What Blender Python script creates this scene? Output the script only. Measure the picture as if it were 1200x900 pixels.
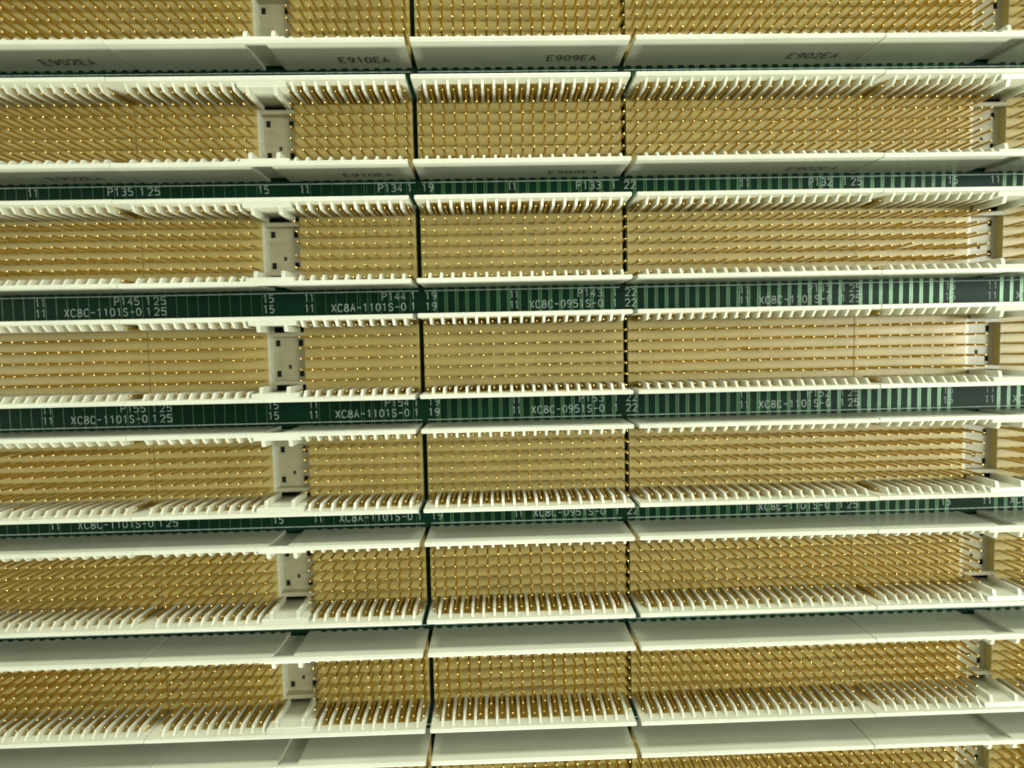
import bpy, math, random
from mathutils import Matrix, Vector
random.seed(7)
for o in list(bpy.data.objects):
    bpy.data.objects.remove(o)
scene = bpy.context.scene
COL = scene.collection
MM = 0.001                       # all sizes below are in millimetres: x right, z up, d = height above the board towards the viewer

# ------------------------------------------------------------------ camera
cam_d = bpy.data.cameras.new('camera')
cam = bpy.data.objects.new('camera', cam_d)
COL.objects.link(cam)
scene.camera = cam
cam_d.sensor_width = 36.0
cam_d.lens = 36.0 * 720.33 / 1200.0
cam_d.clip_start = 0.002
cam_d.clip_end = 20.0
rv = Vector((0.06000948, -0.02556248, -0.02162102))
Rm = Matrix.Rotation(rv.length, 3, rv.normalized())
def cv(r):
    return Vector((r[0], r[2], -r[1]))
rx, ry, rz = cv(Rm[0]), -cv(Rm[1]), -cv(Rm[2])
cam.matrix_world = Matrix(((rx[0], ry[0], rz[0], 13.477 * MM), (rx[1], ry[1], rz[1], -118.62 * MM),
                           (rx[2], ry[2], rz[2], -59.62 * MM), (0, 0, 0, 1)))

# ------------------------------------------------------------------ room lamp and added fill lights
world = bpy.data.worlds.new('World')
scene.world = world
world.use_nodes = True
bg = world.node_tree.nodes['Background']
bg.inputs['Color'].default_value = (0.90, 1.0, 0.90, 1)
bg.inputs['Strength'].default_value = 0.15
def lamp(name, loc, target, size, power, color):
    l = bpy.data.lights.new(name, 'AREA')
    l.shape = 'RECTANGLE'
    l.size, l.size_y = size[0] * MM, size[1] * MM
    l.energy = power
    l.color = color
    o = bpy.data.objects.new(name, l)
    COL.objects.link(o)
    o.location = Vector(loc) * MM
    o.rotation_euler = (Vector(target) * MM - o.location).to_track_quat('-Z', 'Y').to_euler()
    return o
WARM = (0.965, 1.0, 0.915)
lamp('room_lamp', (420, -370, -38), (30, 0, -60), (200, 160), 2.45, WARM)
lamp('front_fill', (170, -650, -45), (15, 0, -60), (220, 160), 0.3, WARM)  # unseen fill added in front, for pin glints and print
lamp('left_fill', (-480, -330, -40), (0, 0, -60), (160, 120), 0.75, WARM)  # added fill from the left, no lamp seen there
lamp('upper_fill', (430, -330, 230), (15, 0, -60), (160, 120), 0.34, WARM)  # unseen fill added at upper right
lamp('upper_fill', (-430, -330, 230), (15, 0, -60), (160, 120), 0.38, WARM)  # unseen fill added at upper left
lamp('upper_fill', (15, -220, 480), (15, 0, -60), (400, 100), 3.6, WARM)  # added grazing strip from above, brightens the rims
lamp('lower_fill', (430, -330, -330), (15, 0, -60), (160, 120), 0.3, WARM)  # unseen fill added at lower right
lamp('lower_fill', (15, -220, -600), (15, 0, -60), (400, 100), 4.4, WARM)  # added grazing strip from below, brightens the rims
scene.view_settings.view_transform = 'Standard'
scene.view_settings.look = 'None'
scene.view_settings.exposure = 0.13
scene.view_settings.gamma = 1.0
scene.cycles.filter_width = 1.9

# ------------------------------------------------------------------ materials
def mat(name, color, rough, metal=0.0, noise=None, spec=0.5, bump=None, sss=0.0, rvar=0.0):
    m = bpy.data.materials.new(name)
    m.use_nodes = True
    nt = m.node_tree
    b = nt.nodes['Principled BSDF']
    b.inputs['Base Color'].default_value = (*color, 1)
    b.inputs['Roughness'].default_value = rough
    b.inputs['Metallic'].default_value = metal
    b.inputs['Specular IOR Level'].default_value = spec
    if noise or bump or rvar:
        geo = nt.nodes.new('ShaderNodeNewGeometry')
    if noise:
        scale, amt = noise
        n = nt.nodes.new('ShaderNodeTexNoise')
        n.inputs['Scale'].default_value = scale
        n.inputs['Detail'].default_value = 5
        nt.links.new(geo.outputs['Position'], n.inputs['Vector'])
        r = nt.nodes.new('ShaderNodeMapRange')
        r.inputs['From Min'].default_value = 0.3
        r.inputs['From Max'].default_value = 0.7
        r.inputs['To Min'].default_value = 1 - amt
        r.inputs['To Max'].default_value = 1 + amt
        nt.links.new(n.outputs['Fac'], r.inputs['Value'])
        mx = nt.nodes.new('ShaderNodeMix')
        mx.data_type = 'RGBA'
        mx.blend_type = 'MULTIPLY'
        mx.inputs['Factor'].default_value = 1
        mx.inputs['A'].default_value = (*color, 1)
        nt.links.new(r.outputs['Result'], mx.inputs['B'])
        nt.links.new(mx.outputs['Result'], b.inputs['Base Color'])
    if rvar:
        n2 = nt.nodes.new('ShaderNodeTexNoise')
        n2.inputs['Scale'].default_value = 260
        nt.links.new(geo.outputs['Position'], n2.inputs['Vector'])
        r2 = nt.nodes.new('ShaderNodeMapRange')
        r2.inputs['To Min'].default_value = max(0, rough - rvar)
        r2.inputs['To Max'].default_value = rough + rvar
        nt.links.new(n2.outputs['Fac'], r2.inputs['Value'])
        nt.links.new(r2.outputs['Result'], b.inputs['Roughness'])
    if bump:
        n3 = nt.nodes.new('ShaderNodeTexNoise')
        n3.inputs['Scale'].default_value = bump[0]
        nt.links.new(geo.outputs['Position'], n3.inputs['Vector'])
        bp = nt.nodes.new('ShaderNodeBump')
        bp.inputs['Strength'].default_value = bump[1]
        bp.inputs['Distance'].default_value = 0.00003
        nt.links.new(n3.outputs['Fac'], bp.inputs['Height'])
        nt.links.new(bp.outputs['Normal'], b.inputs['Normal'])
    return m
PLASTIC = [mat('grey_white_plastic', c, 0.38, noise=(90, 0.06), bump=(2600, 0.05), rvar=0.04)
           for c in ((0.49, 0.50, 0.38), (0.475, 0.485, 0.365), (0.50, 0.51, 0.39))]
FLOOR_PLASTIC = mat('gold_bounce_plastic', (0.395, 0.322, 0.108), 0.42, noise=(120, 0.08), bump=(2600, 0.12), rvar=0.08)  # gold pin bounce and cavity shade painted into the floor colour
PLATE = mat('pocket_shade_plastic', (0.37, 0.35, 0.22), 0.4, noise=(120, 0.06), bump=(2600, 0.25))  # darker than the walls, pocket shade put into the colour
TIP = mat('pin_tip_glint', (0.95, 0.73, 0.28), 0.26, 1.0, noise=(1200, 0.15))  # paler gold that paints glints onto the pin tips
STRIP = mat('slot_shade_gold', (0.62, 0.47, 0.14), 0.42, 1.0, noise=(500, 0.15))  # for the added strips that give the slots their brown shade
GOLD = mat('gold_plating', (0.70, 0.50, 0.125), 0.2, 1.0, noise=(700, 0.12), rvar=0.08)
MASK = mat('solder_mask', (0.004, 0.021, 0.010), 0.4, noise=(60, 0.25), bump=(900, 0.2), spec=0.06)
TRACE = mat('masked_copper', (0.055, 0.155, 0.05), 0.34, 0.3, noise=(150, 0.25))
TRACE_DIM = mat('masked_copper_band', (0.012, 0.055, 0.022), 0.32, 0.28, noise=(150, 0.25))
TRACE_THIN = mat('masked_copper_thin', (0.035, 0.11, 0.04), 0.4, 0.4, noise=(150, 0.3))
SILK = mat('silkscreen_ink', (0.30, 0.36, 0.31), 0.6, noise=(2200, 0.45), spec=0.2)
INK = mat('black_stamp_ink', (0.045, 0.045, 0.035), 0.6, noise=(2500, 0.7))
HOLE = mat('hole_shade_black', (0.006, 0.006, 0.006), 0.7, noise=(900, 0.2))  # black for slabs that stand in for the shade down the holes
PEG = mat('brown_recess', (0.06, 0.05, 0.03), 0.6, noise=(900, 0.1))

# ------------------------------------------------------------------ mesh helpers
class MB:
    def __init__(self):
        self.v, self.f = [], []
    def pt(self, x, d, z):
        self.v.append((x * MM, -d * MM, z * MM))
        return len(self.v) - 1
    def box(self, x0, x1, d0, d1, z0, z1, skip=''):
        i = [self.pt(x, d, z) for x in (x0, x1) for d in (d0, d1) for z in (z0, z1)]
        # index: x*4 + d*2 + z
        F = {'l': (0, 1, 3, 2), 'r': (4, 6, 7, 5), 'k': (0, 4, 5, 1), 'f': (2, 3, 7, 6), 'b': (0, 2, 6, 4), 't': (1, 5, 7, 3)}
        for k, q in F.items():
            if k not in skip:
                self.f.append(tuple(i[a] for a in q))
    def quad(self, p):
        self.f.append(tuple(self.pt(*q) for q in p))
    def prism_x(self, prof, x0, x1, inset=0.0, cx=None):
        """closed (z, d) profile swept along x, ends eased by an inset ring"""
        n = len(prof)
        cz = sum(p[0] for p in prof) / n
        cd = sum(p[1] for p in prof) / n
        rings = []
        if inset:
            hz = max(abs(p[0] - cz) for p in prof)
            hd = max(abs(p[1] - cd) for p in prof)
            sm = [(cz + (p[0] - cz) * (1 - inset / hz), cd + (p[1] - cd) * (1 - inset / hd)) for p in prof]
            seq = [(x0, sm), (x0 + inset, prof), (x1 - inset, prof), (x1, sm)]
        else:
            seq = [(x0, prof), (x1, prof)]
        for x, pr in seq:
            rings.append([self.pt(x, d, z) for z, d in pr])
        for a, b in zip(rings[:-1], rings[1:]):
            for k in range(n):
                self.f.append((a[k], a[(k + 1) % n], b[(k + 1) % n], b[k]))
        self.f.append(tuple(reversed(rings[0])))
        self.f.append(tuple(rings[-1]))
    def mesh(self, name, material, smooth=False):
        import bmesh
        me = bpy.data.meshes.new(name)
        me.from_pydata(self.v, [], self.f)
        bm = bmesh.new()
        bm.from_mesh(me)
        bmesh.ops.recalc_face_normals(bm, faces=bm.faces)
        bm.to_mesh(me)
        bm.free()
        if smooth:
            for p in me.polygons:
                p.use_smooth = True
            me.set_sharp_from_angle(angle=math.radians(50))
        me.materials.append(material)
        return me
def obj(name, me, parent=None, loc=(0, 0, 0), rot=None):
    o = bpy.data.objects.new(name, me)
    COL.objects.link(o)
    o.location = (loc[0] * MM, -loc[1] * MM, loc[2] * MM)
    if rot:
        o.rotation_euler = rot
    if parent:
        o.parent = parent
    return o

# ------------------------------------------------------------------ stroke lettering (printed)
GL = {
 '0': [[(.5, 0), (.15, .1), (0, .35), (0, .65), (.15, .9), (.5, 1), (.85, .9), (1, .65), (1, .35), (.85, .1), (.5, 0)]],
 '1': [[(.15, .8), (.55, 1), (.55, 0)]],
 '2': [[(0, .75), (.1, .92), (.4, 1), (.75, .97), (1, .8), (.95, .6), (0, 0), (1, 0)]],
 '3': [[(0, .92), (.5, 1), (.95, .85), (.9, .6), (.4, .53), (.95, .42), (1, .2), (.6, 0), (0, .08)]],
 '4': [[(.75, 0), (.75, 1), (0, .32), (1, .32)]],
 '5': [[(.95, 1), (.1, 1), (.05, .57), (.6, .62), (1, .45), (.95, .12), (.5, 0), (0, .08)]],
 '6': [[(.9, .95), (.4, .95), (.05, .6), (0, .25), (.3, 0), (.75, 0), (1, .25), (.75, .52), (.3, .52), (.03, .33)]],
 '7': [[(0, 1), (1, 1), (.35, 0)]],
 '8': [[(.5, .53), (.1, .65), (.1, .9), (.5, 1), (.9, .9), (.9, .65), (.5, .53), (.03, .38), (0, .12), (.5, 0), (1, .12), (.97, .38), (.5, .53)]],
 '9': [[(.95, .68), (.7, .46), (.25, .46), (0, .7), (.2, .97), (.7, 1), (.98, .8), (.95, .4), (.6, .05), (.15, .02)]],
 'P': [[(0, 0), (0, 1), (.7, 1), (1, .87), (1, .65), (.7, .5), (0, .5)]],
 'X': [[(0, 0), (1, 1)], [(0, 1), (1, 0)]],
 'C': [[(1, .82), (.75, 1), (.3, 1), (0, .75), (0, .25), (.3, 0), (.75, 0), (1, .18)]],
 'A': [[(0, 0), (.5, 1), (1, 0)], [(.2, .36), (.8, .36)]],
 'S': [[(.97, .86), (.6, 1), (.2, .97), (.02, .78), (.2, .58), (.8, .44), (1, .22), (.75, .02), (.3, 0), (0, .14)]],
 'E': [[(1, 1), (0, 1), (0, 0), (1, 0)], [(0, .52), (.8, .52)]],
 '-': [[(.05, .5), (.95, .5)]],
}
def text_mesh(name, txt, x0, x1, y0, h, w, plane, material, jit=0.0):
    """flat ribbons; plane(u, v, lift) -> (x, d, z)"""
    mb = MB()
    n = len(txt)
    cw = (x1 - x0) / (n - 1 + 0.64) if n > 1 else (x1 - x0) / 0.64
    gw = cw * 0.64
    for i, ch in enumerate(txt):
        ox = x0 + i * cw
        for s, st in enumerate(GL[ch]):
            P = [Vector((ox + a * gw, y0 + b * h)) for a, b in st]
            L = []
            for k, p in enumerate(P):
                ta = (p - P[k - 1]).normalized() if k else None
                tb = (P[k + 1] - p).normalized() if k + 1 < len(P) else None
                t = ((ta or tb) + (tb or ta))
                t = t.normalized() if t.length > 0.2 else (ta or tb)
                nrm = Vector((-t.y, t.x))
                e = ta or tb
                c = max(0.55, abs(nrm.dot(Vector((-e.y, e.x)))))
                L.append((p + nrm * w / 2 / c, p - nrm * w / 2 / c))
            for k in range(len(L) - 1):
                lift = 0.003 * (s + 1) + 0.0006 * k
                mb.quad([plane(*L[k][0], lift), plane(*L[k][1], lift), plane(*L[k + 1][1], lift), plane(*L[k + 1][0], lift)])
    return mb.mesh(name, material)

# ------------------------------------------------------------------ layout
PITCH = 20.32
ROWS = range(0, 8)
# columns: (x0, x1, contact positions from left, keyed)
def contacts(last, n, gap=None):
    xs = [last - 2 * i for i in range(n)][::-1]
    return [x for k, x in enumerate(xs) if not (gap and k in gap)]
KEYGAP = (11, 12, 13)
COLS = {
 5: dict(x0=-95.35, x1=-51.31, pins=contacts(-51.85, 22), key=None),
 4: dict(x0=-51.18, x1=-0.95, pins=contacts(-1.5, 25, KEYGAP), key=-25.5),
 3: dict(x0=0.0, x1=37.68, pins=contacts(37.1, 19), key=None),
 2: dict(x0=38.62, x1=82.03, pins=contacts(81.55, 22), key=None),
 1: dict(x0=82.15, x1=132.4, pins=contacts(131.55, 25, KEYGAP), key=107.55),
}
H = 10.73        # rim height
FL = 2.3         # inside floor level
PT = 7.8         # pin tip height

# ------------------------------------------------------------------ circuit board
board = obj('circuit_board', None, loc=(18, 0, -71))
board['label'] = 'dark green circuit board with white print and copper tracks behind the header rows'
board['category'] = 'circuit board'
def bpart(name, me, kind=None):
    o = obj(name, me, board, loc=(-18, 0, 71))
    if kind:
        o['kind'] = kind
    return o
mb = MB()
mb.box(-112, 150, -3.2, 0, -176, 24)
bpart('laminate', mb.mesh('laminate', MASK))
def onboard(u, v, lift):
    return (u, 0.030 + lift, v)
# tracks crossing the open strips between header rows
for k in range(-1, 8):
    zc = -PITCH * k - PITCH / 2
    za, zb = zc - 2.95, zc + 2.95
    for kind in ('bright', 'band', 'thin'):
        mb = MB()
        for c, cd in COLS.items():
            ps = cd['pins']
            for a, b in zip(ps[:-1], ps[1:]):
                if b - a > 2.5:
                    continue
                m = (a + b) / 2 + 0.07
                if c >= 4:
                    if kind == 'thin':
                        mb.box(m - 0.35, m - 0.22, -.01, 0.018, za, zb, 'k')
                        if c == 4 and a > -14 and a < -3:
                            mb.box(m + 0.18, m + 0.28, -.01, 0.018, za, zb, 'k')
                else:
                    w = 0.055 + 0.03 * random.random()
                    if kind == 'bright':
                        mb.box(m - 0.25 - w, m - 0.25 + w, -.01, 0.020, za, zb, 'k')
                        mb.box(m + 0.25 - w, m + 0.25 + w, -.01, 0.020, za, zb, 'k')
                    elif kind == 'band':
                        mb.box(m - 0.25 + w, m + 0.25 - w, -.01, 0.012, za, zb, 'k')
        bpart('copper_tracks', mb.mesh('copper_tracks', {'bright': TRACE, 'band': TRACE_DIM, 'thin': TRACE_THIN}[kind]), 'stuff')
# header outlines printed beside each row
for k in ROWS:
    for s in (1, -1):
        z = -PITCH * k + s * 7.95
        for c, cd in COLS.items():
            a, b = cd['x0'] + 0.1, cd['x1'] - 0.1
            if c in (5, 2): b = cd['x1'] + 0.03
            if c in (4, 1): a = cd['x0'] - 0.03
            mb = MB()
            mb.box(a, b, 0.018, 0.032, z - 0.085, z + 0.085, 'k')
            bpart('outline_mark', mb.mesh('outline_mark', SILK))
def silk(txt, x0, x1, zc, h=1.38, w=0.15):
    bpart('printed_text', text_mesh('printed_text', txt, x0, x1, zc - h / 2, h, w, onboard, SILK))
PART = {5: ('XC8C-1101S-0', -67.6, -53.45), 4: ('XC8A-1101S-0', -17.6, -3.6), 3: ('XC8C-0951S-0', 20.15, 34.2), 2: ('XC8C-1101S-0', 64.75, 78.85), 1: ('XC8A-1101S-0', 115.6, 129.75)}
PPOS = {5: (-58.2, -53.7), 4: (-7.95, -3.6), 3: (29.5, 34.1), 2: (74.3, 78.7), 1: (125.3, 129.8)}
NUMS = [('11', -72.85, -71.1), ('1', -52.35, -51.55), ('25', -50.85, -48.75), ('15', -30.4, -28.55), ('11', -22.6, -20.95),
        ('1', -2.5, -1.75), ('19', 0.25, 2.3), ('11', 16.45, 17.95), ('1', 36.2, 37.0), ('22', 38.65, 40.7), ('11', 60.9, 62.7),
        ('1', 80.85, 81.65), ('25', 82.5, 84.5), ('15', 101.5, 103.3), ('11', 109.9, 111.7)]
for k in range(1, 5):
    z1 = -PITCH * k - 8.9
    z2 = z1 - 2.0
    if k <= 3:
        for c in PPOS:
            silk('P1%d%d' % (k + 2, c), *PPOS[c], z1)
        for t, a, b in NUMS:
            silk(t, a, b, z1)
    if k >= 2:
        for c in PART:
            silk(*PART[c], z2)
        for t, a, b in NUMS:
            silk(t, a, b, z2)

# ------------------------------------------------------------------ header pieces
def pin_mesh(w, t, name):
    mb = MB()
    rings = [(1.9, w, t), (PT - 0.62, w, t), (PT - 0.26, 0.155, 0.155), (PT - 0.07, 0.125, 0.125), (PT, 0.07, 0.07)]
    R = []
    for d, a, b in rings:
        c = 0.82
        R.append([mb.pt(x, d, z) for x, z in ((-a, -b * c), (-a * c, -b), (a * c, -b), (a, -b * c), (a, b * c), (a * c, b), (-a * c, b), (-a, b * c))])
    for r, q in zip(R[:-1], R[1:]):
        for i in range(8):
            mb.f.append((r[i], r[(i + 1) % 8], q[(i + 1) % 8], q[i]))
    mb.f.append(tuple(R[-1]))
    me = mb.mesh(name, GOLD, True)
    me.materials.append(TIP)
    for p in me.polygons:
        if -p.center.y > (PT - 0.40) * MM:
            p.material_index = 1
    return me
PIN = pin_mesh(0.18, 0.18, 'pin')
def rib_meshes():
    """guide rib on the upper wall (z positive), origin on the header centre line"""
    out = []
    for s in (1, -1):
        for pm in PLASTIC:
            mb = MB()
            prof = [(6.78, FL - 0.1), (6.78, 9.85), (6.62, 9.80), (5.72, 8.98), (5.62, 8.75), (5.60, FL - 0.1)]
            prof = [(s * z, d) for z, d in prof]
            n = len(prof)
            hw = [0.30, 0.23, 0.22, 0.20, 0.22, 0.30]
            A = [mb.pt(-w, d, z) for (z, d), w in zip(prof, hw)]
            B = [mb.pt(w, d, z) for (z, d), w in zip(prof, hw)]
            for i in range(n - 1):
                mb.f.append((A[i], A[i + 1], B[i + 1], B[i]))
            mb.f.append(tuple(A))
            mb.f.append(tuple(B))
            out.append(mb.mesh('guide_rib', pm))
    return out
RIBS = rib_meshes()             # index: side*3 + plastic
def guide_meshes():
    out = []
    for s in (1, -1):
        for pm in PLASTIC:
            mb = MB()
            prof = [(6.05, FL + 0.002), (6.05, 9.55), (4.98, 9.28), (4.85, 9.12), (4.85, FL + 0.002)]
            mb.prism_x([(s * z, d) for z, d in prof], -0.34, 0.34, 0.05)
            out.append(mb.mesh('key_guide', pm))
    return out
GUIDES = guide_meshes()
def wall_mesh(x0, x1, s, pm, pins, key):
    mb = MB()
    def prof(zo, zi):
        p = [(7.42, 0.55), (7.50, 10.35), (7.47, 10.53), (7.38, 10.67), (7.24, 10.73)]
        p += [(6.96, 10.73), (6.82, 10.68), (6.74, 10.56), (6.72, 10.36)]
        if zi < 6.7:
            p += [(6.72, 9.95), (zi + .1, 9.75), (zi, 9.6)]
        p += [(zi, 0.55)]
        return [(s * z, d) for z, d in p]
    if key is None:
        mb.prism_x(prof(None, 6.72), x0, x1, 0.10)
    else:
        gl, gr = key - 2.55, key + 1.15          # outer groove
        pl, pr = key - 4.15, key + 4.15          # inner pad
        mb.prism_x(prof(None, 6.72), x0, pl, 0.04)
        mb.prism_x(prof(None, 6.0), pl, gl, 0.0)
        mb.prism_x(prof(None, 6.0), gr, pr, 0.0)
        mb.prism_x(prof(None, 6.72), pr, x1, 0.04)
        mid = [(6.85, 0.55), (6.85, 9.75), (7.5, 9.95), (7.5, 10.35), (7.47, 10.53), (7.38, 10.67), (7.24, 10.73),
               (6.96, 10.73), (6.82, 10.68), (6.74, 10.56), (6.72, 10.36), (6.72, 9.95), (6.1, 9.75), (6.0, 9.6), (6.0, 0.55)]
        mb.prism_x([(s * z, d) for z, d in mid], gl, gr, 0.0)
    # feet between the notches along the board
    edges = []
    cur = x0 + 0.05
    cuts = [(p - 0.55, p + 0.55) for p in pins]
    if key is not None:
        cuts.append((key - 2.6, key + 1.2))
        cuts.sort()
    for a, b in cuts + [(x1 - 0.05, x1)]:
        if a > cur + 0.05:
            zz = sorted((s * 6.75, s * 7.41))
            mb.box(cur, a, 0.0, 0.55, zz[0], zz[1], 'f')
        cur = max(cur, b)
    return mb.mesh('side_wall', pm)
def floor_mesh(x0, x1, pm, key):
    mb, pk = MB(), MB()
    W = 6.715
    if key is None:
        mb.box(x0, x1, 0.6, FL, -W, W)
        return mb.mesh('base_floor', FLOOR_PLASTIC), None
    gl, gr = key - 3.2, key + 3.15
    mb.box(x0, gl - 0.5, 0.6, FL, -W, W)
    pf = MB()
    pf.box(gl - 0.5, gl, 0.6, FL + 0.01, -4.88, 4.88)
    for s in (1, -1):
        z0, z1 = sorted((s * 4.88, s * W))
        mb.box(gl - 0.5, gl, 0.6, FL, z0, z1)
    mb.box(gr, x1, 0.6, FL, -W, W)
    PB = 0.62                                     # floor of the keying pocket
    for s in (1, -1):
        z0, z1 = sorted((s * 4.15, s * 4.88))
        pk.box(gl, gr, 0.6, FL - 0.01, z0, z1)
    # pocket plate with four coding holes and a small recess, cut as a grid
    hx = [key - 2.35, key + 1.95]
    hz = [2.95, -2.85]
    xs = [gl, hx[0] - .45, hx[0] + .45, key - 0.55, key + 0.1, hx[1] - .45, hx[1] + .45, gr]
    zs = [-4.15, hz[1] - .6, hz[1] + .6, -1.95, -1.15, hz[0] - .6, hz[0] + .6, 4.15]
    for i in range(len(xs) - 1):
        for j in range(len(zs) - 1):
            if i in (1, 5) and j in (1, 5):
                continue
            if i == 3 and j == 3:
                continue
            pk.box(xs[i], xs[i + 1], 0.3, PB, zs[j], zs[j + 1], 'k')
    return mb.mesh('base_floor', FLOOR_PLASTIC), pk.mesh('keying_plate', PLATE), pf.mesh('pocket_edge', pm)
def strip_mesh(pins, s, key):  # added strip behind the ribs, imitates the brown shade in the slots
    mb = MB()
    zz = sorted((s * 6.63, s * 6.73))
    L = [p for p in pins if key is None or p < key]
    R = [p for p in pins if key is not None and p > key]
    for q in (L, R):
        if not q:
            continue
        mb.box(q[0] + 0.3, q[-1] - 0.3, FL - 0.05, 8.2, zz[0], zz[1])
    return mb.mesh('slot_shade_strip', STRIP)
def hole_mesh(w, h, material):
    mb = MB()
    mb.box(-w / 2, w / 2, 0.06, 0.12, -h / 2, h / 2)
    return mb.mesh('coding_hole', material)
HOLE_ME = hole_mesh(0.95, 1.25, HOLE)
RECESS_ME = hole_mesh(0.64, 0.78, PEG)
SLOT_MB = MB()
SLOT_MB.box(-1.9, 1.9, 0.06, 0.12, -0.55, 0.55)
SLOT_ME = SLOT_MB.mesh('slot_hole', HOLE)

STAMP = {5: ('E902EA', -66.1, -56.9), 4: ('E910EA', -13.4, -4.75), 3: ('E909EA', 24.0, 32.75), 2: ('E902EA', 68.4, 77.4), 1: ('E910EA', 120.2, 128.8)}
ROWN = ['in the cut-off top row', 'in the second row from the top', 'in the third row from the top',
        'in the fourth row from the top', 'in the fourth row from the bottom', 'in the third row from the bottom',
        'in the second row from the bottom', 'in the cut-off bottom row']
COLN = {5: 'plain cream pin header at the left edge',
        4: 'keyed cream pin header left of centre',
        3: 'shortest cream pin header at centre',
        2: 'plain cream pin header right of centre',
        1: 'keyed cream pin header at the right edge'}
WALLS, FLOORS, STRIPS = {}, {}, {}
for c, cd in COLS.items():
    pi = {5: 1, 4: 0, 3: 2, 2: 1, 1: 0}[c]
    mid = (cd['x0'] + cd['x1']) / 2
    cd['mid'] = mid
    cd['pm'] = pi
    sh = lambda x: x - mid
    k = None if cd['key'] is None else cd['key'] - mid
    ps = [p - mid for p in cd['pins']]
    for s in (1, -1):
        STRIPS[c, s] = strip_mesh(ps, s, k)
        WALLS[c, s] = wall_mesh(cd['x0'] - mid, cd['x1'] - mid, s, PLASTIC[pi], ps, k)
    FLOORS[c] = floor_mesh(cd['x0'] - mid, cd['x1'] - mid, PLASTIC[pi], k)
for r in ROWS:
    for c, cd in COLS.items():
        mid, pi = cd['mid'], cd['pm']
        root = obj('pin_header', None, None, loc=(mid + random.uniform(-.03, .03), 0, -PITCH * r + random.uniform(-.04, .04)))
        root['label'] = COLN[c] + ' ' + ROWN[r]
        root['category'] = 'pin header'
        root['group'] = 'cream pin headers in rows on the circuit board'
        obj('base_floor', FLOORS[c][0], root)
        if FLOORS[c][1]:
            obj('keying_plate', FLOORS[c][1], root)
            obj('pocket_edge', FLOORS[c][2], root)
        ps = [p - mid for p in cd['pins']]
        key = None if cd['key'] is None else cd['key'] - mid
        for s in (1, -1):
            wall = obj('side_wall', WALLS[c, s], root)
            obj('slot_shade_strip', STRIPS[c, s], wall)
            for a, b in zip(ps[:-1], ps[1:]):
                if b - a < 2.5:
                    obj('guide_rib', RIBS[(0 if s == 1 else 3) + pi], wall, loc=((a + b) / 2 + 0.08, 0, 0))
            if key is not None:
                for gx in (key - 2.6, key + 2.2):
                    obj('key_guide', GUIDES[(0 if s == 1 else 3) + pi], wall, loc=(gx, 0, 0))
            if s == -1 and r < 2:
                t, a, b = STAMP[c]
                me = text_mesh('stamped_text', t, a - mid, b - mid, 2.9, 2.0, 0.34,
                               lambda u, v, l: (u, v, -(7.42 + (v - 0.55) * 0.00816 + 0.012 + l)), INK)
                obj('stamped_text', me, wall)
        if key is not None:
            for hx in (key - 2.35, key + 1.95):
                for hz in (2.95, -2.85):
                    obj('coding_hole', HOLE_ME, root, loc=(hx, 0, hz))
            obj('coding_hole', RECESS_ME, root, loc=(key - 0.22, 0.2, -1.55))
            for s in (1, -1):
                obj('slot_hole', SLOT_ME, root, loc=(key, 0, s * 5.42))
        for x in ps:
            for j in range(-3, 4):
                bend = 0.007 if random.random() > 0.03 else 0.022
                obj('pin', PIN, root, loc=(x + random.gauss(0, .02), random.gauss(0, .04), 2 * j + random.gauss(0, .02)),
                    rot=(random.gauss(0, bend), 0, random.gauss(0, bend)))
print('objects', len(bpy.data.objects))
